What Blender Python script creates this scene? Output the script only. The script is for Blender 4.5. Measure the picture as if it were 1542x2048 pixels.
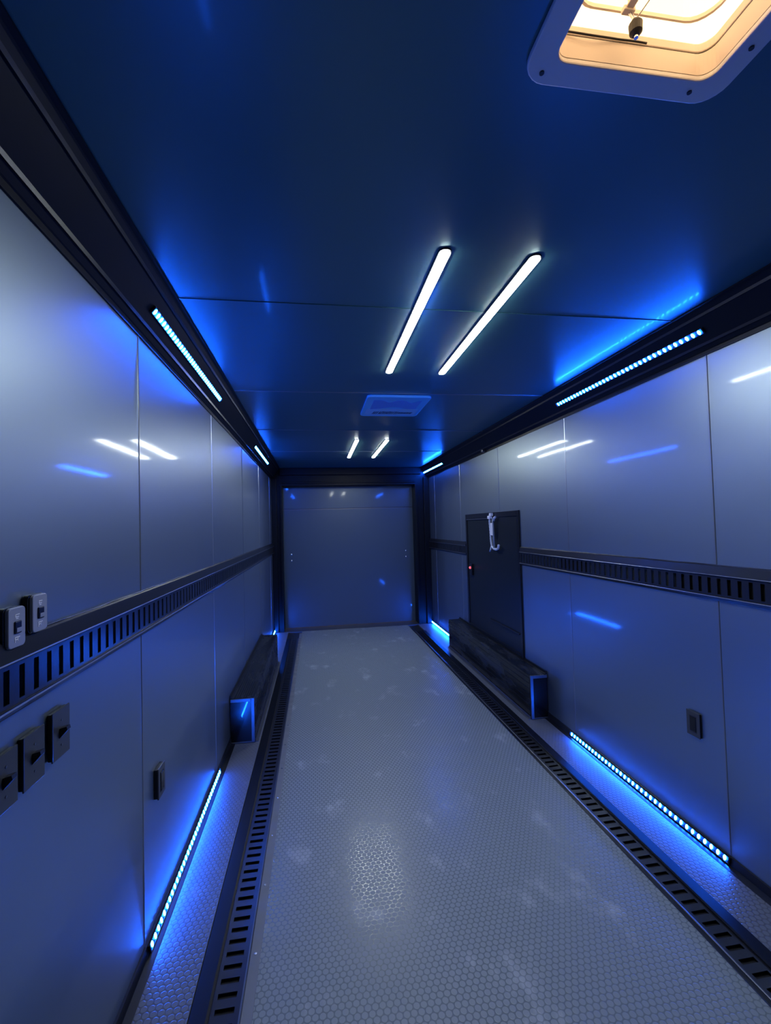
import bpy, bmesh, math, random
from math import sin, cos, pi, radians
from mathutils import Vector, Matrix

random.seed(7)
for o in list(bpy.data.objects):
    bpy.data.objects.remove(o, do_unlink=True)
SC = bpy.context.scene
C = SC.collection

# ------------------------------------------------------------------ camera
YAW, PITCH, ROLL, CAM_H, FPX = 0.1525, 0.0304, -0.0273, 1.5542, 913.74
cam_data = bpy.data.cameras.new('camera')
cam_data.sensor_fit = 'VERTICAL'
cam_data.sensor_height = 36.0
cam_data.lens = FPX / 2048 * 36.0
cam_data.clip_start = 0.02
cam = bpy.data.objects.new('camera', cam_data)
C.objects.link(cam)
_r = Vector((cos(YAW), -sin(YAW), 0)); _f = Vector((sin(YAW), cos(YAW), 0)); _z = Vector((0, 0, 1))
_F = cos(PITCH) * _f + sin(PITCH) * _z
_U = cos(PITCH) * _z - sin(PITCH) * _f
R_ = cos(ROLL) * _r + sin(ROLL) * _U
U_ = cos(ROLL) * _U - sin(ROLL) * _r
m = Matrix((R_, U_, -_F)).transposed().to_4x4()
m.translation = Vector((0, 0, CAM_H))
cam.matrix_world = m
SC.camera = cam

# ------------------------------------------------------------------ world, exposure
SC.view_settings.view_transform = 'Standard'
SC.view_settings.look = 'None'
SC.view_settings.gamma = 1.0
SC.view_settings.use_curve_mapping = False
SC.view_settings.exposure = 0.0
world = bpy.data.worlds.new('sky'); SC.world = world
world.use_nodes = True
bg = world.node_tree.nodes['Background']
bg.inputs['Color'].default_value = (1.0, 0.70, 0.42, 1)
bg.inputs['Strength'].default_value = 4.5
SC.cycles.max_bounces = 8
SC.cycles.diffuse_bounces = 5
SC.cycles.glossy_bounces = 5
SC.cycles.sample_clamp_indirect = 6
SC.cycles.blur_glossy = 0.6
SC.cycles.caustics_reflective = True
SC.cycles.use_denoising = True

WHITE_L = 84.0      # ceiling lamps
BLUE_L = 1.0        # factor on the blue strips

# ------------------------------------------------------------------ sizes of the place
XL, XR, H = -0.649, 1.791, 2.470
YF, YR, YD = -2.6, 7.08, 7.30          # front wall, rear frame face, rear door
CC, CD = 0.125, 0.155                  # cove: run on ceiling, drop on wall
SEAMS = [0.607 + 1.22 * k for k in range(-2, 6)]

# ------------------------------------------------------------------ materials
def mat(name, col, rough=0.4, metal=0.0, coat=0.0, coat_rough=0.05, spec=0.5, emit=None, emit_s=0.0):
    M = bpy.data.materials.new(name); M.use_nodes = True
    b = M.node_tree.nodes['Principled BSDF']
    b.inputs['Base Color'].default_value = (*col, 1)
    b.inputs['Roughness'].default_value = rough
    b.inputs['Metallic'].default_value = metal
    b.inputs['Coat Weight'].default_value = coat
    b.inputs['Coat Roughness'].default_value = coat_rough
    b.inputs['Specular IOR Level'].default_value = spec
    if emit:
        b.inputs['Emission Color'].default_value = (*emit, 1)
        b.inputs['Emission Strength'].default_value = emit_s
    return M

def N(M, t, **kw):
    n = M.node_tree.nodes.new(t)
    for k, v in kw.items():
        setattr(n, k, v)
    return n

def link(M, a, b):
    M.node_tree.links.new(a, b)

def bump_noise(M, scale, strength, dist=0.01, vec_scale=(1, 1, 1), target='Normal', detail=2):
    tc = N(M, 'ShaderNodeTexCoord'); mp = N(M, 'ShaderNodeMapping')
    mp.inputs['Scale'].default_value = vec_scale
    nz = N(M, 'ShaderNodeTexNoise'); nz.inputs['Scale'].default_value = scale; nz.inputs['Detail'].default_value = detail
    bp = N(M, 'ShaderNodeBump'); bp.inputs['Strength'].default_value = strength; bp.inputs['Distance'].default_value = dist
    b = M.node_tree.nodes['Principled BSDF']
    link(M, tc.outputs['Object'], mp.inputs['Vector']); link(M, mp.outputs[0], nz.inputs['Vector'])
    link(M, nz.outputs['Fac'], bp.inputs['Height']); link(M, bp.outputs[0], b.inputs[target])
    return nz

def rough_noise(M, scale, lo, hi, vec_scale=(1, 1, 1), col_lo=None, col_hi=None, clo=0.35, chi=0.7):
    tc = N(M, 'ShaderNodeTexCoord'); mp = N(M, 'ShaderNodeMapping'); mp.inputs['Scale'].default_value = vec_scale
    nz = N(M, 'ShaderNodeTexNoise'); nz.inputs['Scale'].default_value = scale; nz.inputs['Detail'].default_value = 6
    mr = N(M, 'ShaderNodeMapRange'); mr.inputs[1].default_value = clo; mr.inputs[2].default_value = chi
    mr.inputs[3].default_value = lo; mr.inputs[4].default_value = hi
    b = M.node_tree.nodes['Principled BSDF']
    link(M, tc.outputs['Object'], mp.inputs['Vector']); link(M, mp.outputs[0], nz.inputs['Vector'])
    link(M, nz.outputs['Fac'], mr.inputs[0]); link(M, mr.outputs[0], b.inputs['Roughness'])
    if col_lo:
        cr = N(M, 'ShaderNodeValToRGB')
        cr.color_ramp.elements[0].position = clo; cr.color_ramp.elements[0].color = (*col_lo, 1)
        cr.color_ramp.elements[1].position = chi; cr.color_ramp.elements[1].color = (*col_hi, 1)
        link(M, nz.outputs['Fac'], cr.inputs[0]); link(M, cr.outputs[0], b.inputs['Base Color'])

M_wall = mat('brushed grey panel', (0.285, 0.34, 0.365), 0.425, 0.95, coat=0.42, coat_rough=0.07)
bump_noise(M_wall, 1.1, 0.25, 0.02, (1, 1, 0.6))
M_seam = mat('panel joiner', (0.28, 0.31, 0.34), 0.3, 0.8, coat=0.3)
M_ceil = mat('dark gloss ceiling', (0.060, 0.165, 0.195), 0.33, 0.35, coat=0.12, coat_rough=0.08, spec=0.4)  # blue tint in the base colour stands in for strip light on the ceiling
bump_noise(M_ceil, 0.9, 0.15, 0.02)
M_black = mat('satin black aluminium', (0.009, 0.010, 0.013), 0.30, 0.1, coat=0.1, coat_rough=0.12, spec=0.4)
M_cove = mat('satin black cove', (0.0035, 0.0045, 0.007), 0.42, 0.0, coat=0.0, spec=0.16)
M_blackm = mat('black powder coat', (0.010, 0.011, 0.014), 0.45)
M_track = mat('black enamelled steel', (0.040, 0.043, 0.052), 0.34, 0.8, coat=0.5, coat_rough=0.22)
bump_noise(M_track, 30, 0.12, 0.004)
M_ridge = mat('bright ridge metal', (0.36, 0.38, 0.41), 0.28, 0.9)  # thin bright metal lines along the rail trims
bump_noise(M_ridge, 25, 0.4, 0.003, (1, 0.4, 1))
M_void = mat('slot backing', (0.002, 0.002, 0.003), 0.8)
M_box = mat('ribbed black aluminium', (0.035, 0.038, 0.043), 0.32, 0.75, coat=0.2)
rough_noise(M_box, 9, 0.2, 0.5, (1, 0.25, 1), (0.02, 0.022, 0.026), (0.09, 0.10, 0.11), 0.45, 0.75)
M_gloss = mat('gloss black panel', (0.004, 0.004, 0.005), 0.2, coat=0.5, coat_rough=0.03, spec=0.3)
M_edge = mat('satin edge metal', (0.13, 0.14, 0.16), 0.35, 0.8)
M_rtrim = mat('grey rubber edge', (0.16, 0.17, 0.18), 0.45, 0.2)
rough_noise(M_rtrim, 12, 0.35, 0.6)
M_door = mat('rear door skin', (0.07, 0.10, 0.13), 0.38, 0.35, coat=0.3, coat_rough=0.06)
bump_noise(M_door, 1.4, 0.2, 0.02)
M_sdoor = mat('side door skin', (0.012, 0.016, 0.020), 0.38, 0.1, coat=0.0, spec=0.3)
M_plate = mat('black switch plate', (0.035, 0.038, 0.045), 0.30, coat=0.3, coat_rough=0.1)
M_body = mat('grey switch body', (0.26, 0.28, 0.32), 0.35, 0.1, coat=0.3)
M_mark = mat('pale printing', (0.75, 0.76, 0.78), 0.4)
M_white = mat('white vent plastic', (0.78, 0.76, 0.73), 0.38)
M_cream = mat('cream vent plastic', (0.80, 0.70, 0.60), 0.45)
M_chrome = mat('bright screw', (0.7, 0.7, 0.72), 0.25, 0.9)
M_dark = mat('dark plastic', (0.02, 0.02, 0.02), 0.5)
M_panelb = mat('blue film', (0.15, 0.62, 1.0), 0.32, coat=0.3)
M_panelc = mat('pale blue film', (0.35, 0.70, 1.0), 0.32, coat=0.3)
M_paneld = mat('mid blue film', (0.14, 0.34, 0.80), 0.4)
M_ink = mat('navy ink', (0.01, 0.015, 0.07), 0.5)
M_cord = mat('clear grey cord', (0.55, 0.60, 0.68), 0.3, coat=0.3)
M_red = mat('red pilot light', (0.8, 0.1, 0.1), 0.4, emit=(1.0, 0.12, 0.16), emit_s=1.2)
M_lamp = mat('lamp diffuser', (0.9, 0.9, 0.9), 0.4, emit=(0.93, 1.0, 0.95), emit_s=WHITE_L)
M_led = mat('blue diode', (0.1, 0.2, 0.9), 0.3, emit=(0.012, 0.055, 1.0), emit_s=370.0 * BLUE_L)
b_ = M_led.node_tree.nodes['Principled BSDF']
b_.inputs['Emission Color'].default_value = (0.0062, 0.105, 1.0, 1)

M_lid = bpy.data.materials.new('translucent vent lid'); M_lid.use_nodes = True
nt = M_lid.node_tree; nt.nodes.clear()
out = nt.nodes.new('ShaderNodeOutputMaterial'); tr = nt.nodes.new('ShaderNodeBsdfTranslucent')
df = nt.nodes.new('ShaderNodeBsdfDiffuse'); mx = nt.nodes.new('ShaderNodeMixShader')
tr.inputs[0].default_value = (0.92, 0.84, 0.72, 1); df.inputs[0].default_value = (0.8, 0.75, 0.68, 1)
mx.inputs[0].default_value = 0.22
nt.links.new(tr.outputs[0], mx.inputs[1]); nt.links.new(df.outputs[0], mx.inputs[2]); nt.links.new(mx.outputs[0], out.inputs[0])

def coin_material(name, col_coin, col_gap, rough_coin, rough_gap, pitch=0.024, dust=0.5):
    M = mat(name, col_coin, rough_coin)
    b = M.node_tree.nodes['Principled BSDF']
    tc = N(M, 'ShaderNodeTexCoord')
    cell = (pitch, pitch * 1.7320508, 1.0)
    ds = []
    for off in ((0, 0, 0), (0.5, 0.5, 0)):
        d = N(M, 'ShaderNodeVectorMath', operation='DIVIDE'); d.inputs[1].default_value = cell
        a = N(M, 'ShaderNodeVectorMath', operation='ADD'); a.inputs[1].default_value = (off[0] + 100, off[1] + 100, 0)
        fr = N(M, 'ShaderNodeVectorMath', operation='FRACTION')
        s = N(M, 'ShaderNodeVectorMath', operation='SUBTRACT'); s.inputs[1].default_value = (0.5, 0.5, 0)
        mu = N(M, 'ShaderNodeVectorMath', operation='MULTIPLY'); mu.inputs[1].default_value = (cell[0], cell[1], 0)
        ln = N(M, 'ShaderNodeVectorMath', operation='LENGTH')
        link(M, tc.outputs['Object'], d.inputs[0]); link(M, d.outputs[0], a.inputs[0]); link(M, a.outputs[0], fr.inputs[0])
        link(M, fr.outputs[0], s.inputs[0]); link(M, s.outputs[0], mu.inputs[0]); link(M, mu.outputs[0], ln.inputs[0])
        ds.append(ln.outputs['Value'])
    mn = N(M, 'ShaderNodeMath', operation='MINIMUM'); link(M, ds[0], mn.inputs[0]); link(M, ds[1], mn.inputs[1])
    mr = N(M, 'ShaderNodeMapRange', interpolation_type='SMOOTHSTEP')
    mr.inputs[1].default_value = pitch * 0.37; mr.inputs[2].default_value = pitch * 0.47
    mr.inputs[3].default_value = 1.0; mr.inputs[4].default_value = 0.0
    link(M, mn.outputs[0], mr.inputs[0])
    bp = N(M, 'ShaderNodeBump'); bp.inputs['Strength'].default_value = 0.5; bp.inputs['Distance'].default_value = 0.0012
    link(M, mr.outputs[0], bp.inputs['Height']); link(M, bp.outputs[0], b.inputs['Normal'])
    rr = N(M, 'ShaderNodeMapRange'); rr.inputs[3].default_value = rough_gap; rr.inputs[4].default_value = rough_coin
    link(M, mr.outputs[0], rr.inputs[0]); link(M, rr.outputs[0], b.inputs['Roughness'])
    cm = N(M, 'ShaderNodeMix', data_type='RGBA')
    cm.inputs[6].default_value = (*col_gap, 1); cm.inputs[7].default_value = (*col_coin, 1)
    link(M, mr.outputs[0], cm.inputs[0])
    # dust and scuffs
    nz = N(M, 'ShaderNodeTexNoise'); nz.inputs['Scale'].default_value = 5.0; nz.inputs['Detail'].default_value = 7
    nz.inputs['Roughness'].default_value = 0.6
    mp = N(M, 'ShaderNodeMapping'); mp.inputs['Scale'].default_value = (1.0, 0.6, 1)
    link(M, tc.outputs['Object'], mp.inputs[0]); link(M, mp.outputs[0], nz.inputs['Vector'])
    dr = N(M, 'ShaderNodeMapRange', interpolation_type='SMOOTHSTEP'); dr.inputs[1].default_value = 0.56; dr.inputs[2].default_value = 0.74
    dr.inputs[3].default_value = 0.0; dr.inputs[4].default_value = dust
    link(M, nz.outputs['Fac'], dr.inputs[0])
    c2 = N(M, 'ShaderNodeMix', data_type='RGBA'); c2.inputs[7].default_value = (0.55, 0.58, 0.60, 1)
    link(M, dr.outputs[0], c2.inputs[0]); link(M, cm.outputs[2], c2.inputs[6]); link(M, c2.outputs[2], b.inputs['Base Color'])
    b.inputs['Specular IOR Level'].default_value = 0.5
    return M

M_mat = coin_material('coin rubber centre mat', (0.190, 0.222, 0.236), (0.140, 0.166, 0.178), 0.46, 0.20, dust=0.38)
M_side = coin_material('coin rubber side mat', (0.105, 0.115, 0.135), (0.065, 0.072, 0.085), 0.5, 0.35, dust=0.15)

# ------------------------------------------------------------------ mesh helpers
def bx(bm, x0, x1, y0, y1, z0, z1, bevel=0.0, seg=2):
    vs = [bm.verts.new((x, y, z)) for z in (z0, z1) for y in (y0, y1) for x in (x0, x1)]
    fs = []
    for q in ((0, 2, 3, 1), (4, 5, 7, 6), (0, 1, 5, 4), (2, 6, 7, 3), (0, 4, 6, 2), (1, 3, 7, 5)):
        fs.append(bm.faces.new([vs[i] for i in q]))
    if bevel > 0:
        es = set(e for f in fs for e in f.edges)
        bmesh.ops.bevel(bm, geom=list(es), offset=bevel, segments=seg, affect='EDGES', profile=0.5)
    return bm

def prism(bm, prof, axis_y0, axis_y1):
    """profile (x,z) points extruded along Y"""
    a = [bm.verts.new((x, axis_y0, z)) for x, z in prof]
    b = [bm.verts.new((x, axis_y1, z)) for x, z in prof]
    n = len(prof)
    for i in range(n):
        j = (i + 1) % n
        bm.faces.new((a[i], a[j], b[j], b[i]))
    bm.faces.new(a[::-1]); bm.faces.new(b)
    bmesh.ops.recalc_face_normals(bm, faces=bm.faces)
    return bm

def loop_prism(bm, pts, d):
    """closed 3-D loop pts extruded by vector d"""
    a = [bm.verts.new(p) for p in pts]; b = [bm.verts.new(Vector(p) + Vector(d)) for p in pts]
    n = len(pts)
    for i in range(n):
        j = (i + 1) % n
        bm.faces.new((a[i], a[j], b[j], b[i]))
    bm.faces.new(a[::-1]); bm.faces.new(b)
    bmesh.ops.recalc_face_normals(bm, faces=bm.faces)
    return bm

def rrect(cx, cy, w, h, r, seg=6):
    pts = []
    for qx, qy, a0 in ((1, 1, 0), (-1, 1, 90), (-1, -1, 180), (1, -1, 270)):
        for k in range(seg + 1):
            a = radians(a0 + 90 * k / seg)
            pts.append((cx + qx * (w / 2 - r) + r * cos(a), cy + qy * (h / 2 - r) + r * sin(a)))
    return pts

def tube(bm, pts, r, seg=8, closed=False):
    pts = [Vector(p) for p in pts]
    rings = []
    n = len(pts)
    for i, p in enumerate(pts):
        if i == 0: d = pts[1] - p
        elif i == n - 1: d = p - pts[i - 1]
        else: d = pts[i + 1] - pts[i - 1]
        d.normalize()
        up = Vector((0, 0, 1)) if abs(d.z) < 0.9 else Vector((1, 0, 0))
        s = d.cross(up).normalized(); t = s.cross(d)
        rr = r[i] if isinstance(r, (list, tuple)) else r
        rings.append([bm.verts.new(p + rr * (cos(2 * pi * k / seg) * s + sin(2 * pi * k / seg) * t)) for k in range(seg)])
    for i in range(n - 1):
        for k in range(seg):
            l = (k + 1) % seg
            bm.faces.new((rings[i][k], rings[i][l], rings[i + 1][l], rings[i + 1][k]))
    bm.faces.new(rings[0][::-1]); bm.faces.new(rings[-1])
    bmesh.ops.recalc_face_normals(bm, faces=bm.faces)
    return bm

def obj(name, bm, material, parent=None, smooth=False, bevel=0.0):
    me = bpy.data.meshes.new(name); bm.to_mesh(me); bm.free()
    me.materials.append(material)
    if smooth:
        for p in me.polygons: p.use_smooth = True
    o = bpy.data.objects.new(name, me); C.objects.link(o)
    if parent: o.parent = parent
    if bevel:
        md = o.modifiers.new('bevel', 'BEVEL'); md.width = bevel; md.segments = 2; md.limit_method = 'ANGLE'
    return o

def thing(name, label, cat, loc=(0, 0, 0), group=None):
    o = bpy.data.objects.new(name, None); C.objects.link(o)
    o.location = loc; o['label'] = label; o['category'] = cat
    o.empty_display_size = 0.05
    if group: o['group'] = group
    return o

def tag(o, label, cat, group=None):
    o['label'] = label; o['category'] = cat
    if group: o['group'] = group
    return o

def struct(name, bm, material, parent=None, label=None, smooth=False):
    o = obj(name, bm, material, parent, smooth)
    if parent is None:
        o['kind'] = 'structure'
        if label: o['label'] = label
    return o

B = bmesh.new

def copy_tree(o, parent=None):
    c = o.copy(); C.objects.link(c)
    c.parent = parent
    for ch in o.children:
        copy_tree(ch, c)
    return c

# ------------------------------------------------------------------ the setting
def bowed_wall(x, sgn, z0, z1, name, gap=None):
    """panels between the seams, each a few millimetres out of true"""
    bm = B()
    edges = [YF] + [s for s in SEAMS if s > YF + 0.05] + [YD + 0.12]
    n, k = 12, 10
    for i in range(len(edges) - 1):
        a, b = edges[i], edges[i + 1]
        amp = (0.0022, -0.0014, 0.0026, -0.0018, 0.0012)[i % 5] * min(1, (b - a) / 1.2)
        grid = []
        for u in range(n + 1):
            row = []
            for v in range(k + 1):
                y = a + (b - a) * u / n; z = z0 + (z1 - z0) * v / k
                d = amp * sin(pi * u / n) * (0.6 + 0.4 * sin(pi * v / k))
                row.append(bm.verts.new((x + sgn * (0.0005 + d * 1.0), y, z)))
            grid.append(row)
        for u in range(n):
            for v in range(k):
                if gap:
                    ym = a + (b - a) * (u + .5) / n
                bm.faces.new((grid[u][v], grid[u + 1][v], grid[u + 1][v + 1], grid[u][v + 1]))
    # outer skin behind
    
    return struct(name, bm, M_wall, label='grey satin panelled wall of the trailer', smooth=False)

wl = bowed_wall(XL, 1, -0.02, H, 'wall_left')
wr = bowed_wall(XR, -1, -0.02, H, 'wall_right')
for w in (wl, wr):
    for p in w.data.polygons: p.use_smooth = len(p.vertices) == 4 and p.area < 0.1

bm = B(); bx(bm, XL - 0.06, XR + 0.06, YF - 0.06, YF, -0.05, H + 0.06)
struct('wall_front', bm, M_wall, label='grey front wall behind the camera')
bm = B(); bx(bm, XL - 0.06, XR + 0.06, YF - 0.06, YD + 0.12, -0.08, -0.012)
struct('floor', bm, M_blackm, label='black sub floor under the mats')

# ceiling with the vent hole
VX0, VX1, VY0, VY1 = 0.478, 0.833, 0.457, 0.812
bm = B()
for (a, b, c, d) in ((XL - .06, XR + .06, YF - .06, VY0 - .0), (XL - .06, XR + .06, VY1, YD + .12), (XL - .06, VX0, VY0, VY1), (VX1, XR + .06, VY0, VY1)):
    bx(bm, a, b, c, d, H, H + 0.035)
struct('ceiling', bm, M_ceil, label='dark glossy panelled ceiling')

# panel joiners
n_trim = 0
for s in SEAMS:
    for x, sg in ((XL, 1), (XR, -1)):
        n_trim += 1
        bm = B(); w = 0.0055
        prism(bm, [(-w, 0), (-w * 0.55, 0.0028), (w * 0.55, 0.0028), (w, 0)], 0, 1)
        # turn: profile x -> world y, z -> world x, extrusion -> world z
        zt = H - CD + 0.004
        mm = Matrix(((0, 0, sg, x + sg * 0.0005), (1, 0, 0, s), (0, zt - 0.05, 0, 0.05), (0, 0, 0, 1)))
        bmesh.ops.transform(bm, matrix=mm, verts=bm.verts)
        bmesh.ops.recalc_face_normals(bm, faces=bm.faces)
        struct('trim_%d' % n_trim, bm, M_seam, label='thin vertical joiner between wall panels')
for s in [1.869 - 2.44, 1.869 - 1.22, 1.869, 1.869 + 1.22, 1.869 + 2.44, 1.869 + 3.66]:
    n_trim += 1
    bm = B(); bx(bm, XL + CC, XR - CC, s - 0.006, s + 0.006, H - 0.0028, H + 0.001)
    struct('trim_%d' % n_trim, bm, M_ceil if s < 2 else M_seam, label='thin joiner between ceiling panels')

# coves between wall and ceiling (black, set at a slant) with their lipped edges
def cove(name, x, sg):
    bm = B()
    P = [(0, -CD - 0.018), (0.006, -CD - 0.018), (0.008, -CD), (0.012, -CD + 0.003), (CC - 0.004, -0.014), (CC, -0.010), (CC + 0.012, -0.006), (CC + 0.012, 0.001), (0, 0.001)]
    prism(bm, [(x + sg * (px), H + pz) for px, pz in P], YF, YR)
    return struct(name, bm, M_cove, label='slanted black cove along the top of the wall')
cove('trim_cove_left', XL, 1); cove('trim_cove_right', XR, -1)
# fine ribs along the coves
for nm, x, sg in (('trim_cove_rib_left', XL, 1), ('trim_cove_rib_right', XR, -1)):
    bm = B()
    for t in (0.16, 0.86):
        px = 0.012 + (CC - 0.016) * t; pz = -CD + 0.003 + (CD - 0.017) * t
        prism(bm, [(x + sg * (px - 0.004), H + pz - 0.0045), (x + sg * (px + 0.002), H + pz - 0.007), (x + sg * (px + 0.006), H + pz + 0.004)], YF, YR)
    struct(nm, bm, M_black, label='fine ribs pressed into the black cove')

# base trims: slanted black strip where floor meets wall
for nm, x, sg in (('baseboard_left', XL, 1), ('baseboard_right', XR, -1)):
    bm = B()
    prism(bm, [(x, -0.01), (x + sg * 0.040, -0.01), (x + sg * 0.038, 0.004), (x + sg * 0.012, 0.012), (x + sg * 0.008, 0.046), (x, 0.048)], YF, YR)
    struct(nm, bm, M_black, label='slanted black trim where the floor meets the wall')

# rear frame: posts, header, threshold
bm = B(); bx(bm, XL, -0.50, YR, YD + 0.1, -0.01, H); bx(bm, 1.57, XR, YR, YD + 0.1, -0.01, H)
bx(bm, -0.525, -0.495, YR - 0.03, YR + 0.02, 0, 2.2, 0.004); bx(bm, 1.565, 1.60, YR - 0.03, YR + 0.02, 0, 2.2, 0.004)
bx(bm, XL + 0.0, XL + 0.075, YR - 0.04, YR, 0, H - CD, 0.006); bx(bm, XR - 0.09, XR, YR - 0.04, YR, 0, H - CD, 0.006)
struct('trim_rear_posts', bm, M_cove, label='black corner posts framing the rear door')
bm = B(); bx(bm, -0.50, 1.57, YR - 0.0, YD + 0.1, 2.205, H)
bx(bm, XL + CC, XR - CC, YR - 0.05, YR, 2.36, H - 0.002, 0.006)
bx(bm, -0.50, 1.57, YR - 0.02, YR, 2.235, 2.262, 0.005)
struct('trim_rear_header', bm, M_cove, label='black header box above the rear door')
bm = B(); bx(bm, -0.50, 1.57, YR - 0.06, YD + 0.1, -0.012, 0.006, 0.002)
struct('trim_rear_threshold', bm, M_edge, label='metal threshold strip at the rear door')

# rear ramp door with flap seam and bolts
d = bpy.data.objects.new('door_2', None); C.objects.link(d); d.location = (0.535, YD, 0)
d['kind'] = 'structure'; d['label'] = 'grey ramp door closing the far end of the trailer'
def at(bm, v):
    bmesh.ops.translate(bm, vec=-Vector(v), verts=bm.verts); return bm
DO = (0.535, YD, 0)
bm = B(); bx(bm, -0.50, 1.57, YD, YD + 0.05, 0.008, 1.838, 0.003); obj('door_panel', at(bm, DO), M_door, d)
bm = B(); bx(bm, -0.50, 1.57, YD, YD + 0.05, 1.856, 2.204, 0.003); obj('flap_panel', at(bm, DO), M_door, d)
bm = B(); bx(bm, -0.50, 1.57, YD + 0.012, YD + 0.04, 1.83, 1.86); prism(bm, [(0, 0), (0, 0), (0, 0)], 0, 0) if False else None
obj('hinge_line', at(bm, DO), M_edge, d)
for x in (-0.385, 1.44):
    for z in (1.145, 1.05):
        bm = B(); bmesh.ops.create_uvsphere(bm, u_segments=12, v_segments=8, radius=0.014)
        bmesh.ops.scale(bm, vec=(1, 0.5, 1), verts=bm.verts); bmesh.ops.translate(bm, vec=(x, YD - 0.003, z), verts=bm.verts)
        obj('bolt', at(bm, DO), M_chrome, d, smooth=True)

# side escape door in the right wall
d = bpy.data.objects.new('door_1', None); C.objects.link(d); d.location = (XR, 4.55, 0.36)
d['kind'] = 'structure'; d['label'] = 'black escape door in the right wall above the wheel box'
DO = (XR, 4.55, 0.36)
y0, y1, z0, z1 = 3.82, 5.27, 0.352, 1.662
bm = B()
bx(bm, XR - 0.016, XR, y0, y0 + 0.045, z0, z1, 0.002); bx(bm, XR - 0.016, XR, y1 - 0.045, y1, z0, z1, 0.002)
bx(bm, XR - 0.016, XR, y0 + .045, y1 - .045, z1 - 0.05, z1, 0.002); bx(bm, XR - 0.016, XR, y0 + .045, y1 - .045, z0, z0 + 0.035, 0.002)
obj('door_frame', at(bm, DO), M_black, d)
bm = B(); bx(bm, XR - 0.006, XR + 0.0, y0 + 0.045, y1 - 0.045, z0 + 0.035, z1 - 0.05); obj('door_panel', at(bm, DO), M_sdoor, d)
bm = B(); bx(bm, XR - 0.020, XR - 0.004, y0 + 0.62, y1 - 0.05, z1 - 0.066, z1 - 0.055, 0.002); obj('rain_strip', at(bm, DO), M_edge, d)
bm = B(); bx(bm, XR - 0.024, XR - 0.006, y0 + 0.05, y0 + 0.75, z0 + 0.20, z0 + 0.212, 0.003); obj('kick_rail', at(bm, DO), M_black, d)
lt = None
bm = B(); bx(bm, XR - 0.03, XR - 0.006, 5.06, 5.15, 0.96, 1.09, 0.006); lt = obj('latch', at(bm, DO), M_black, d)
bm = B(); bmesh.ops.create_uvsphere(bm, u_segments=12, v_segments=8, radius=0.015); bmesh.ops.translate(bm, vec=(XR - 0.033, 5.10, 1.045), verts=bm.verts)
o = obj('pilot_light', at(bm, DO), M_red, lt, smooth=True); o['label'] = 'small glowing red pilot light'

# ------------------------------------------------------------------ floor coverings
bm = B(); bx(bm, -0.234, 1.384, YF, YR - 0.06, -0.012, 0.004, 0.0015)
tag(obj('rubber_mat', bm, M_mat), 'wide grey coin-patterned rubber mat down the middle of the floor', 'mat')
bm = B(); bx(bm, XL + 0.036, -0.437, YF, YR - 0.02, -0.012, 0.003, 0.001)
tag(obj('rubber_mat', bm, M_side), 'narrow coin-patterned rubber strip along the left wall', 'mat')
bm = B(); bx(bm, 1.547, XR - 0.036, YF, YR - 0.02, -0.012, 0.003, 0.001)
tag(obj('rubber_mat', bm, M_side), 'narrow coin-patterned rubber strip along the right wall', 'mat')

# ------------------------------------------------------------------ slotted tie-down rails
PITCH_S = 0.0508
def slot_web(bm, y0, y1, h, thick, slot_h, slot_w):
    """flat web in local (u across, y along, w out): slots cut right through, turned-in lips"""
    n = int((y1 - y0) / PITCH_S)
    ys = y0 + ((y1 - y0) - n * PITCH_S) / 2
    a = slot_h / 2
    bx(bm, -h / 2, -a, y0, y1, 0, thick); bx(bm, a, h / 2, y0, y1, 0, thick)
    prev = y0
    for k in range(n):
        c = ys + (k + .5) * PITCH_S
        bx(bm, -a, a, prev, c - slot_w / 2, 0, thick)
        prev = c + slot_w / 2
    bx(bm, -a, a, prev, y1, 0, thick)
    bmesh.ops.remove_doubles(bm, verts=bm.verts, dist=1e-6)
    return bm

def to_wall(bm, x, sg, zc):
    mm = Matrix(((0, 0, sg, x), (0, 1, 0, 0), (1, 0, 0, zc), (0, 0, 0, 1)))
    bmesh.ops.transform(bm, matrix=mm, verts=bm.verts); bmesh.ops.recalc_face_normals(bm, faces=bm.faces)
    return bm

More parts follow.
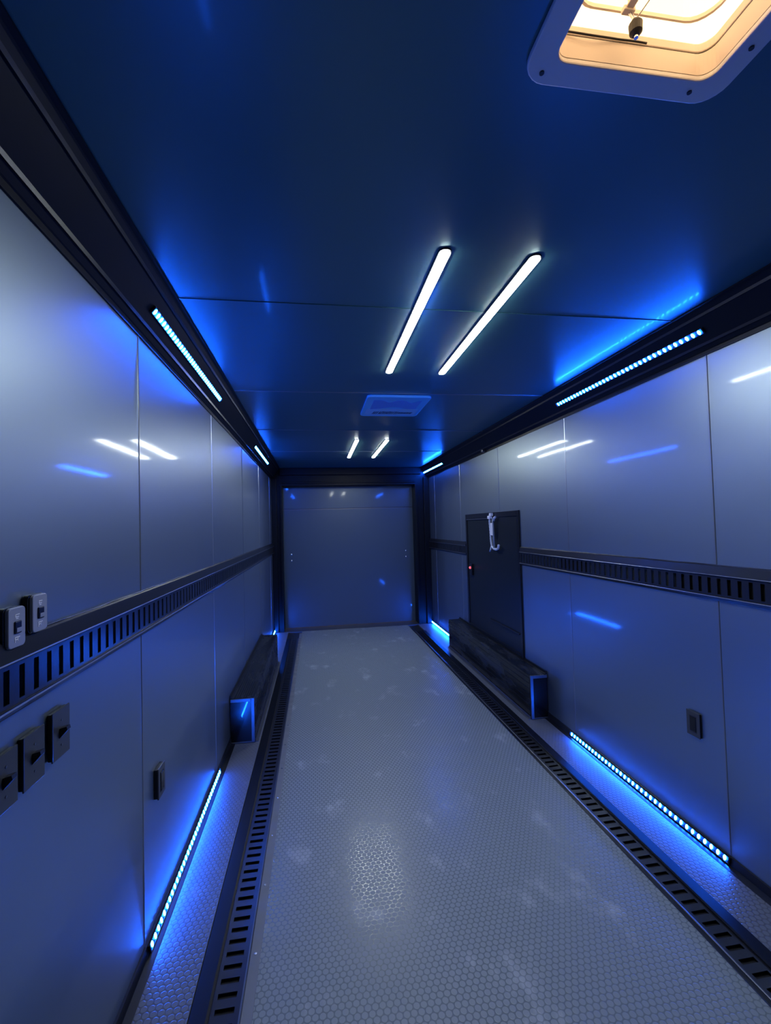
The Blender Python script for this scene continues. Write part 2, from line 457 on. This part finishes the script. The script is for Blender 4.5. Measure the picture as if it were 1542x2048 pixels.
def wall_rail(x, sg, y0, y1, label, zb=1.177, zt=1.336):
    zc = 1.243
    t = thing('tie_down_rail', label, 'rail', (x, (y0 + y1) / 2, zc))
    L = t.location
    bm = slot_web(B(), y0, y1, 0.098, 0.0035, 0.070, 0.0185)
    bmesh.ops.translate(bm, vec=(0, 0, 0.0125), verts=bm.verts)
    obj('slotted_web', at(to_wall(bm, x, sg, zc), L), M_track, t)
    bm = B(); bx(bm, -0.048, 0.048, y0, y1, 0.0005, 0.0012); obj('backing', at(to_wall(bm, x, sg, zc), L), M_void, t)
    bm = B()   # upper trim : ledge, sloping face, rolled ridge
    prism(bm, [(x, zt), (x + sg * .010, zt), (x + sg * .013, zt - .004), (x + sg * .022, zc + .052), (x + sg * .021, zc + .045), (x + sg * .016, zc + .045), (x, zc + .049)], y0, y1)
    obj('upper_trim', at(bm, L), M_black, t)
    bm = B()
    prism(bm, [(x, zb), (x + sg * .008, zb), (x + sg * .011, zb + .004), (x + sg * .022, zc - .051), (x + sg * .021, zc - .044), (x + sg * .016, zc - .044), (x, zc - .049)], y0, y1)
    obj('lower_trim', at(bm, L), M_black, t)
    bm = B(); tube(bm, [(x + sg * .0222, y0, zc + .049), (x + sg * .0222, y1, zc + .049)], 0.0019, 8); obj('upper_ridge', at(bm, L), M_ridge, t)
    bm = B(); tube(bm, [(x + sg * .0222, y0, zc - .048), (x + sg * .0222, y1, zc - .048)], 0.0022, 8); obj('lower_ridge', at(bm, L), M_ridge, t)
    bm = B(); n = int((y1 - y0) / .06)
    tube(bm, [(x + sg * .004, y0 + (y1 - y0) * k / n, zt + .0005 + .0012 * sin(k * 1.7) * sin(k * .53)) for k in range(n + 1)], [0.0024 + .0008 * sin(k * 2.3) for k in range(n + 1)], 8); obj('sealant_bead', at(bm, L), M_track, t, smooth=True)
    return t
wall_rail(XL, 1, 0.3, YR - 0.04, 'black slotted tie-down rail running the whole length of the left wall')
wall_rail(XR, -1, 0.3, 3.815, 'black slotted tie-down rail on the right wall, in front of the side door')
wall_rail(XR, -1, 5.275, YR - 0.04, 'short black rail on the right wall between side door and rear post')

def floor_rail(xc, inner, y0, y1, label):
    """inner=+1: centre of the floor lies towards +X"""
    t = thing('floor_rail', label, 'rail', (xc, (y0 + y1) / 2, 0)); L = t.location
    bm = slot_web(B(), y0, y1, 0.098, 0.003, 0.062, 0.020)
    bmesh.ops.translate(bm, vec=(xc, 0, -0.001), verts=bm.verts); obj('slotted_web', at(bm, L), M_track, t)
    bm = B(); bx(bm, xc - .045, xc + .045, y0, y1, -0.0118, -0.010); obj('backing', at(bm, L), M_void, t)
    xo = xc - inner * 0.049
    bm = B(); prism(bm, [(xo, -0.011), (xo + inner * 0.004, 0.0085), (xo - inner * 0.004, 0.0105), (xo - inner * 0.058, 0.0045), (xo - inner * 0.058, -0.011)], y0, y1)
    obj('outer_flange', at(bm, L), M_cove, t)
    xi = xc + inner * 0.049
    bm = B(); prism(bm, [(xi, -0.011), (xi, 0.008), (xi + inner * 0.004, 0.009), (xi + inner * 0.007, 0.007), (xi + inner * 0.007, -0.011)], y0, y1)
    obj('edge_strip', at(bm, L), M_edge, t)
    return t
floor_rail(-0.326, 1, 0.9, 6.6, 'slotted black rail set in the floor beside the left rubber strip')
floor_rail(1.459, -1, 0.9, 6.6, 'slotted black rail set in the floor beside the right rubber strip')
# grey edging beside the middle mat
for x0, x1, lab in ((-0.2695, -0.2335, 'grey screwed-down edging strip left of the middle mat'), (1.3835, 1.4025, 'grey edging strip right of the middle mat')):
    t = thing('edging_strip', lab, 'edging', ((x0 + x1) / 2, 3.7, 0)); L = t.location
    bm = B(); bx(bm, x0, x1, 0.9, 6.9, -0.011, 0.0065, 0.0015); obj('strip', at(bm, L), M_rtrim if x0 < 0 else M_black, t)
    if x0 < 0:
        for y in [1.45 + .325 * k for k in range(8)]:
            bm = B(); bmesh.ops.create_uvsphere(bm, u_segments=12, v_segments=6, radius=0.006)
            bmesh.ops.scale(bm, vec=(1, 1, .4), verts=bm.verts); bmesh.ops.translate(bm, vec=((x0 + x1) / 2, y, 0.0065), verts=bm.verts)
            obj('screw', at(bm, L), M_chrome, t, smooth=True)

# ------------------------------------------------------------------ wheel boxes
def wheel_box(x, sg, y0, y1, w, h, label):
    w -= 0.006; x += sg * 0.006
    t = thing('wheel_box', label, 'wheel box', (x + sg * w / 2, (y0 + y1) / 2, 0)); L = t.location
    xi = x + sg * w; a, b = sorted((x, xi))
    bm = B()
    # side skin with long shallow ribs, top skin with ribs
    n = 9
    prof = [(x, 0.003), (xi, 0.003)]
    m_ = 7
    for k in range(m_):
        za, zb = 0.03 + (h - 0.05) * k / m_, 0.03 + (h - 0.05) * (k + 1) / m_
        prof += [(xi, za), (xi + sg * 0.003, za + .004), (xi + sg * 0.003, zb - .006), (xi, zb - .002)]
    prof += [(xi, h - 0.006), (xi - sg * 0.006, h)]
    for k in range(n):
        xa = xi - sg * (0.012 + (w - 0.03) * k / n); xb = xi - sg * (0.012 + (w - 0.03) * (k + 1) / n)
        prof += [(xa, h), (xa - sg * .002, h + .003), (xb + sg * .005, h + .003), (xb + sg * .003, h)]
    prof += [(x, h)]
    prism(bm, prof, y0 + 0.004, y1)
    obj('body', at(bm, L), M_box, t)
    # end cap: rim lit by the lamps, gloss panel inside
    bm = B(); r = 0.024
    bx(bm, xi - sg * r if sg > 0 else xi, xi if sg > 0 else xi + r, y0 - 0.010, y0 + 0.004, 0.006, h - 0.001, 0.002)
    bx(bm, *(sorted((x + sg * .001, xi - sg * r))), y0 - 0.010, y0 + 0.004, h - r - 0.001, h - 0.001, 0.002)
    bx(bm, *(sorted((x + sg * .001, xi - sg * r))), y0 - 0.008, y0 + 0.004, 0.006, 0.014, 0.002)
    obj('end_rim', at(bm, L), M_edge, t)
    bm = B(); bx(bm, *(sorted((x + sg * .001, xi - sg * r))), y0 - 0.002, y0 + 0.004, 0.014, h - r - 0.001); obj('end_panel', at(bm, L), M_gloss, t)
    bm = B(); prism(bm, [(x, h + 0.0015), (x, h + 0.024), (x + sg * .004, h + 0.024), (x + sg * .006, h + .006), (x + sg * .022, h + 0.004), (x + sg * .022, h + .0015)], y0, y1)
    obj('wall_flange', at(bm, L), M_black, t)
    bm = B(); prism(bm, [(xi + sg * .0032, 0.0035), (xi + sg * .024, 0.0035), (xi + sg * .024, 0.006), (xi + sg * .006, 0.008), (xi + sg * .0032, 0.026)], y0, y1)
    obj('floor_flange', at(bm, L), M_edge, t)
    return t
wheel_box(XL, 1, 3.50, 5.50, 0.178, 0.325, 'long ribbed black wheel box on the floor against the left wall')
wheel_box(XR, -1, 3.43, 5.65, 0.150, 0.345, 'long ribbed black wheel box below the black side door')

# ------------------------------------------------------------------ blue light strips
led_bm = B(); bmesh.ops.create_uvsphere(led_bm, u_segments=10, v_segments=6, radius=1)
bmesh.ops.scale(led_bm, vec=(0.0115, 0.0074, 0.0036), verts=led_bm.verts)
led_me = bpy.data.meshes.new('led'); led_bm.to_mesh(led_me); led_bm.free(); led_me.materials.append(M_led)
for p in led_me.polygons: p.use_smooth = True

def strip(pos, normal, ylen, label, n=36, group=None):
    """pos: centre of the strip's back; normal: unit (x,z) pointing into the room; runs along Y"""
    nx, nz = normal
    t = thing('light_strip', label, 'light strip', pos)
    # local frame: x across, y along, z out of the mounting face
    t.rotation_euler = (0, math.atan2(nx, nz), 0)
    bm = B(); L = ylen / 2
    prism(bm, [(-0.0135, 0), (0.0135, 0), (0.0135, 0.006), (0.0122, 0.006), (0.0122, 0.003), (-0.0122, 0.003), (-0.0122, 0.006), (-0.0135, 0.006)], -L, L)
    obj('channel', bm, M_blackm, t)
    for s in (-1, 1):
        bm = B(); a, b = sorted((s * L, s * (L + 0.008))); bx(bm, -0.0145, 0.0145, a, b, 0, 0.008, 0.0015)
        obj('end_cap', bm, M_black, t)
    for k in range(n):
        o = bpy.data.objects.new('diode', led_me); C.objects.link(o); o.parent = t
        o.location = (0, -L + ylen * (k + .5) / n, 0.0048)
    return t
q = 1 / math.sqrt(2)
cmx, cmz = CC / 2 + 0.003, -CD / 2 - 0.006
cn = Vector((CD, -CC)).normalized()      # outward normal of cove on the left side: +x, -z
off = 0.001
def cove_strip(side, yc, ylen, label):
    if side < 0: strip((XL + cmx + cn.x * off, yc, H + cmz + cn.y * off), (cn.x, cn.y), ylen, label)
    else: strip((XR - cmx - cn.x * off, yc, H + cmz + cn.y * off), (-cn.x, cn.y), ylen, label)
def base_strip(side, yc, ylen, label):
    if side < 0: strip((XL + 0.0118, yc, 0.030), (0.97, 0.22), ylen, label)
    else: strip((XR - 0.0118, yc, 0.030), (-0.97, 0.22), ylen, label)
cove_strip(-1, 2.40, 1.22, 'bright blue diode strip high on the left cove, nearest the camera')
cove_strip(1, 2.39, 1.24, 'bright blue diode strip high on the right cove, nearest the camera')
cove_strip(-1, 5.31, 1.26, 'short-looking blue strip high on the left cove near the rear door')
cove_strip(1, 6.55, 1.10, 'short-looking blue strip high on the right cove near the rear post')
base_strip(-1, 2.46, 1.24, 'long blue diode strip at the foot of the left wall')
base_strip(1, 2.46, 1.27, 'long blue diode strip at the foot of the right wall')
base_strip(1, 6.50, 1.10, 'far blue strip at the foot of the right wall behind the wheel box')
base_strip(-1, 6.50, 1.10, 'blue strip mostly hidden behind the left wheel box')

# ------------------------------------------------------------------ white ceiling lamps
def ceiling_lamp(x, y0, y1, label):
    t = thing('ceiling_light', label, 'ceiling light', (x, (y0 + y1) / 2, H)); L = (y1 - y0) / 2
    bm = B(); pts = rrect(0, 0, 0.046, 2 * L + 0.006, 0.0225, 8)
    loop_prism(bm, [(a, b, -0.006) for a, b in pts], (0, 0, 0.006)); obj('housing', bm, M_black, t)
    bm = B(); pts = rrect(0, 0, 0.036, 2 * L - 0.004, 0.0175, 8)
    loop_prism(bm, [(a, b, -0.010) for a, b in pts], (0, 0, 0.004)); obj('diffuser', bm, M_lamp, t, bevel=0.0015)
    return t
ceiling_lamp(0.450, 1.437, 2.657, 'left lamp of the near pair of long white ceiling tubes')
ceiling_lamp(0.772, 1.437, 2.657, 'right lamp of the near pair of long white ceiling tubes')
ceiling_lamp(0.450, 4.76, 5.98, 'left lamp of the small far pair of white ceiling tubes')
ceiling_lamp(0.772, 4.76, 5.98, 'right lamp of the small far pair of white ceiling tubes')

# ------------------------------------------------------------------ roof vent
t = thing('roof_vent', 'square white roof vent with a warm lit lid and rounded frame', 'roof vent', (0.6555, 0.6345, H)); L = t.location
def ring(bm, po, pi_, z0, z1):
    n = len(po)
    A = [bm.verts.new((x, y, z0)) for x, y in po]; Bv = [bm.verts.new((x, y, z0)) for x, y in pi_]
    A2 = [bm.verts.new((x, y, z1)) for x, y in po]; B2 = [bm.verts.new((x, y, z1)) for x, y in pi_]
    for i in range(n):
        j = (i + 1) % n
        bm.faces.new((A[i], A[j], Bv[j], Bv[i])); bm.faces.new((A2[i], B2[i], B2[j], A2[j]))
        bm.faces.new((A[i], A2[i], A2[j], A[j])); bm.faces.new((Bv[i], Bv[j], B2[j], B2[i]))
    bmesh.ops.recalc_face_normals(bm, faces=bm.faces)
bm = B(); ring(bm, rrect(0, 0, 0.445, 0.445, 0.050), rrect(0, 0, 0.345, 0.345, 0.028), -0.012, -0.0005); obj('frame', bm, M_white, t, bevel=0.003)
bm = B(); ring(bm, rrect(0, 0, 0.3535, 0.3535, 0.030), rrect(0, 0, 0.345, 0.345, 0.028), -0.0004, 0.0450); obj('shaft', bm, M_cream, t, smooth=False)
bm = B(); ring(bm, rrect(0, 0, 0.372, 0.372, 0.030), rrect(0, 0, 0.346, 0.346, 0.028), 0.0495, 0.068); obj('base_flange', bm, M_cream, t, bevel=0.002)
bm = B(); ring(bm, rrect(0, 0, 0.366, 0.366, 0.03), rrect(0, 0, 0.350, 0.350, 0.03), 0.0452, 0.0493); obj('seal', bm, M_dark, t)
# lid: shallow raised pan
bm = B(); po = rrect(0, 0, 0.385, 0.385, 0.04); p1 = rrect(0, 0, 0.300, 0.300, 0.05); p2 = rrect(0, 0, 0.27, 0.27, 0.05)
lv = [[bm.verts.new((x, y, z)) for x, y in P] for P, z in ((po, 0.055), (po, 0.075), (p1, 0.078), (p2, 0.100))]
for a, b in zip(lv[:-1], lv[1:]):
    for i in range(len(a)):
        j = (i + 1) % len(a); bm.faces.new((a[i], a[j], b[j], b[i]))
bm.faces.new(lv[-1]); bmesh.ops.recalc_face_normals(bm, faces=bm.faces)
bmesh.ops.translate(bm, vec=(0, 0, 0.012), verts=bm.verts)
obj('lid', bm, M_lid, t)
bm = B(); ring(bm, rrect(0, 0, 0.305, 0.305, 0.05), rrect(0, 0, 0.297, 0.297, 0.05), 0.082, 0.090); obj('lid_rib', bm, M_cream, t)
bm = B(); bx(bm, -0.044, -0.028, 0.02, 0.135, 0.066, 0.071, 0.002); bx(bm, -0.040, -0.032, 0.06, 0.13, 0.071, 0.086, 0.001); bx(bm, -0.048, -0.024, 0.128, 0.140, 0.062, 0.072, 0.002)
obj('lift_arm', bm, M_cream, t)
bm = B(); tube(bm, [(-0.034, 0.135, 0.066), (-0.028, 0.132, 0.052), (-0.025, 0.130, 0.040)], 0.003); tube(bm, [(-0.024, 0.128, 0.046), (0.012, 0.03, 0.086)], 0.0012)
obj('crank_shaft', bm, M_chrome, t)
bm = B(); tube(bm, [(-0.025, 0.130, 0.044), (-0.025, 0.130, 0.036), (-0.025, 0.130, 0.020), (-0.025, 0.130, 0.014)], [0.007, 0.0125, 0.0115, 0.006], 16)
kn = obj('crank_knob', bm, M_dark, t, smooth=False)
bm = B(); tube(bm, [(-0.025, 0.130, 0.0145), (-0.025, 0.130, 0.009)], 0.004, 12); obj('knob_screw', bm, M_chrome, kn)
bm = B()
wp = []
for k in range(22):
    u = k / 21; x = -0.17 + 0.20 * u
    wp.append((x, 0.1685 - 0.006 * sin(pi * min(1, u * 1.4)) ** 2, 0.0475 - 0.007 * sin(pi * min(1, u * 1.5)) ** 2 + 0.001 * sin(9 * u)))
tube(bm, wp, [0.0019] * 22, 8); obj('loose_wire', bm, M_dark, t, smooth=True)
for x, y in ((-0.185, 0.197), (0.150, 0.197), (-0.197, -0.03), (0.197, 0.1)):
    bm = B(); tube(bm, [(x, y, -0.012), (x, y, -0.0145)], 0.0048, 12); obj('screw', bm, M_dark, t)

# ------------------------------------------------------------------ blue plate on the ceiling
t = thing('ceiling_plate', 'rectangular blue plate with dark lettering on the ceiling behind the near lamps', 'plate', (0.606, 3.392, H))
bm = B(); loop_prism(bm, [(a, b, -0.020) for a, b in rrect(0, 0, 0.462, 0.552, 0.035)], (0, 0, 0.0195)); obj('plate_body', bm, M_panelb, t, bevel=0.005)
bm = B(); pts = [(-0.175, -0.20)] + [(-0.175 + 0.35 * k / 16, -0.20 + 0.06 * math.exp(-((k - 5.5) / 1.6) ** 2) + 0.07 * math.exp(-((k - 13) / 1.6) ** 2)) for k in range(1, 16)] + [(0.175, -0.20), (0.175, 0.03), (0.10, 0.03)] + [(0.10 - 0.2 * k / 10, 0.03 - 0.05 * sin(pi * k / 10)) for k in range(1, 10)] + [(-0.10, 0.03), (-0.175, 0.05)]
loop_prism(bm, [(a, b, -0.0212) for a, b in pts], (0, 0, 0.001)); obj('emblem', bm, M_paneld, t)
bm = B(); loop_prism(bm, [(a, b, -0.0208) for a, b in rrect(0, 0.13, 0.40, 0.19, 0.02)], (0, 0, 0.0007)); obj('lower_band', bm, M_panelc, t)
# the lettering is too soft to read in the photo: slanted strokes of the same size and rhythm
bm = B(); x = -0.145
for k, w in enumerate([.020, .010, .020, .018, .020, .018, .008, .020, .014, .014, .014, .014, .014]):
    hh = 0.075 if k < 8 else 0.045
    yb = 0.155
    for s in (0, 1):
        xx = x + s * w * 0.7
        loop_prism(bm, [(xx + 0.012, yb - hh / 2, -0.0222), (xx + 0.018, yb - hh / 2, -0.0222), (xx + 0.006, yb + hh / 2, -0.0222), (xx, yb + hh / 2, -0.0222)], (0, 0, 0.0010))
        if w < .012: break
    if w > .012:
        yy = yb + (-.5 if k % 2 else .1) * hh
        bx(bm, x + .004, x + w, yy, yy + 0.010, -0.0222, -0.0212)
    x += w + 0.0085
obj('lettering', bm, M_ink, t)

# ------------------------------------------------------------------ switches and outlets
def wall_plate(x, sg, yc, zc, kind, name, label, cat, w=0.078, h=0.118, th=0.014):
    t = thing(name, label, cat, (x, yc, zc))
    bm = B(); bx(bm, *sorted((sg * 0.0006, sg * (th * .75))), -w / 2 + .003, w / 2 - .003, -h / 2 + .003, h / 2 - .003, 0.001); obj('back_box', bm, M_blackm, t)
    bm = B(); bx(bm, *sorted((sg * th * .7, sg * th)), -w / 2, w / 2, -h / 2, h / 2, 0.0018); obj('cover_plate', bm, M_plate, t)
    if kind == 'toggle':
        bm = B(); loop_prism(bm, [(sg * th, -0.010, -0.012), (sg * th, -0.010, 0.012), (sg * (th + .016), -0.010, 0.016), (sg * (th + .018), -0.010, 0.008)], (0, 0.016, 0))
        obj('toggle', bm, M_blackm, t)
        for z in (-.030, .030):
            bm = B(); tube(bm, [(sg * th, 0, z), (sg * (th + .001), 0, z)], 0.0028, 10); obj('screw', bm, M_edge, t)
    else:
        bm = B(); bx(bm, *sorted((sg * th, sg * (th + .003))), -0.0165, 0.0165, -0.034, 0.034, 0.0012); obj('insert', bm, M_gloss, t)
        bm = B(); bx(bm, *sorted((sg * (th - .001), sg * (th + .001))), -0.02, 0.02, -0.038, 0.038); obj('insert_surround', bm, M_blackm, t)
    return t
wall_plate(XL, 1, 1.262, 1.064, 'toggle', 'light_switch', 'black toggle switch plate under the left rail, farthest from the camera', 'switch')
wall_plate(XL, 1, 1.152, 1.056, 'toggle', 'light_switch', 'middle one of the three black toggle switch plates under the left rail', 'switch')
wall_plate(XL, 1, 1.055, 1.054, 'toggle', 'light_switch', 'black toggle switch plate cut by the left edge of the photo', 'switch')
wall_plate(XL, 1, 1.975, 0.565, 'rocker', 'wall_outlet', 'black outlet plate seen edge-on low on the left wall', 'outlet', th=0.020)
wall_plate(XR, -1, 1.988, 0.560, 'rocker', 'wall_outlet', 'black outlet plate low on the right wall above the blue strip', 'outlet')

def dimmer(yc, zc, label):
    t = thing('dimmer_switch', label, 'switch', (XL, yc, zc))
    bm = B(); loop_prism(bm, [(0.0006, a, b) for a, b in rrect(0, 0, 0.060, 0.086, 0.010)], (0.013, 0, 0)); obj('housing', bm, M_gloss, t, bevel=0.0015)
    bm = B(); loop_prism(bm, [(0.0138, a, b) for a, b in rrect(0.001, 0, 0.056, 0.084, 0.010)], (0.008, 0, 0)); obj('face', bm, M_body, t, bevel=0.002)
    bm = B(); bx(bm, 0.0215, 0.025, -0.010, 0.012, -0.013, 0.013, 0.002); rk = obj('rocker', bm, M_black, t)
    bm = B(); bx(bm, 0.0249, 0.0256, -0.006, 0.010, -0.010, -0.001); obj('grey_pad', bm, M_body, rk)  # small plain grey pad on the black rocker
    bm = B()
    for (a, b, c, d) in ((-.006, .008, .026, .0275), (-.006, .006, .021, .0225), (-.006, -.004, .0225, .0265), (-.004, .004, .0175, .019), (-.008, .009, -.0215, -.020), (-.008, -.006, -.031, -.0215), (.001, .003, -.029, -.0215), (-.008, .003, -.0265, -.025)):
        bx(bm, 0.0215, 0.0224, a, b, c, d)
    obj('printing', bm, M_mark, t)
    return t
dimmer(1.160, 1.378, 'grey rounded rocker dimmer above the left rail, the right one of two')
dimmer(1.078, 1.362, 'grey rounded rocker dimmer at the left edge of the photo, above the rail')

# ------------------------------------------------------------------ cord bundle hanging over the side door
t = thing('hanging_cord', 'pale bundled cord with a white tag hanging on the black side door', 'cord', (XR - 0.02, 4.36, 1.64)); L = t.location
bm = B(); X = XR - 0.034
cp = [(X, 4.44, 1.640), (X - .004, 4.44, 1.56), (X, 4.435, 1.47), (X, 4.43, 1.38), (X, 4.41, 1.318), (X, 4.36, 1.296), (X, 4.30, 1.292), (X, 4.25, 1.305), (X, 4.235, 1.34)]
fine = []
for i in range(len(cp) - 1):
    for k in range(6):
        u = k / 6; a = Vector(cp[i]); b = Vector(cp[i + 1]); fine.append(a.lerp(b, u))
fine.append(Vector(cp[-1]))
tube(bm, fine, [0.0105 + 0.0028 * (i % 2) for i in range(len(fine))], 8); obj('coil', at(bm, L), M_cord, t, smooth=True)
bm = B(); tube(bm, [(X, 4.37, 1.60), (X, 4.365, 1.50), (X, 4.36, 1.40), (X, 4.35, 1.30)], 0.010, 8); obj('second_loop', at(bm, L), mat('grey cord', (0.22, 0.27, 0.33), 0.35), t, smooth=True)
bm = B(); bx(bm, X - .016, X - .012, 4.345, 4.405, 1.43, 1.555, 0.002); obj('tag', at(bm, L), M_mark, t)
bm = B(); bx(bm, X - .018, X + .014, 4.405, 4.475, 1.595, 1.628, 0.006); bx(bm, X - .016, X + .014, 4.385, 4.43, 1.622, 1.655, 0.006); obj('hook', at(bm, L), M_mark, t)
bm = B(); tube(bm, [(X, 4.345, 1.575), (X, 4.33, 1.602), (X, 4.30, 1.612)], 0.012, 8); obj('cord_end', at(bm, L), M_cord, t, smooth=True)
bm = B(); tube(bm, [(X, 4.42, 1.32), (X, 4.45, 1.285), (X, 4.47, 1.265)], 0.008, 8); obj('tail', at(bm, L), M_cord, t, smooth=True)

# small clip on the right cove
t = thing('cable_clip', 'tiny clip on the right cove edge above the side door', 'clip', (XR - .02, 4.6, H - CD)); L = t.location
bm = B(); bx(bm, XR - 0.045, XR - 0.012, 4.56, 4.60, H - CD - 0.012, H - CD + 0.012, 0.003); obj('clip_body', at(bm, L), M_edge, t)

# things of one kind share a group
GROUPS = {'light_strip': 'blue diode strips along the coves and wall feet', 'ceiling_light': 'white tube lamps on the ceiling',
          'tie_down_rail': 'slotted rails along the walls', 'floor_rail': 'slotted rails set in the floor',
          'edging_strip': 'edging strips beside the middle mat', 'rubber_mat': 'coin-patterned rubber floor coverings',
          'wheel_box': 'ribbed wheel boxes on both sides', 'light_switch': 'toggle switches under the left rail',
          'wall_outlet': 'outlets low on the walls', 'dimmer_switch': 'rocker dimmers above the left rail'}
for o in SC.objects:
    if o.parent is None and o.name.split('.')[0] in GROUPS:
        o['group'] = GROUPS[o.name.split('.')[0]]
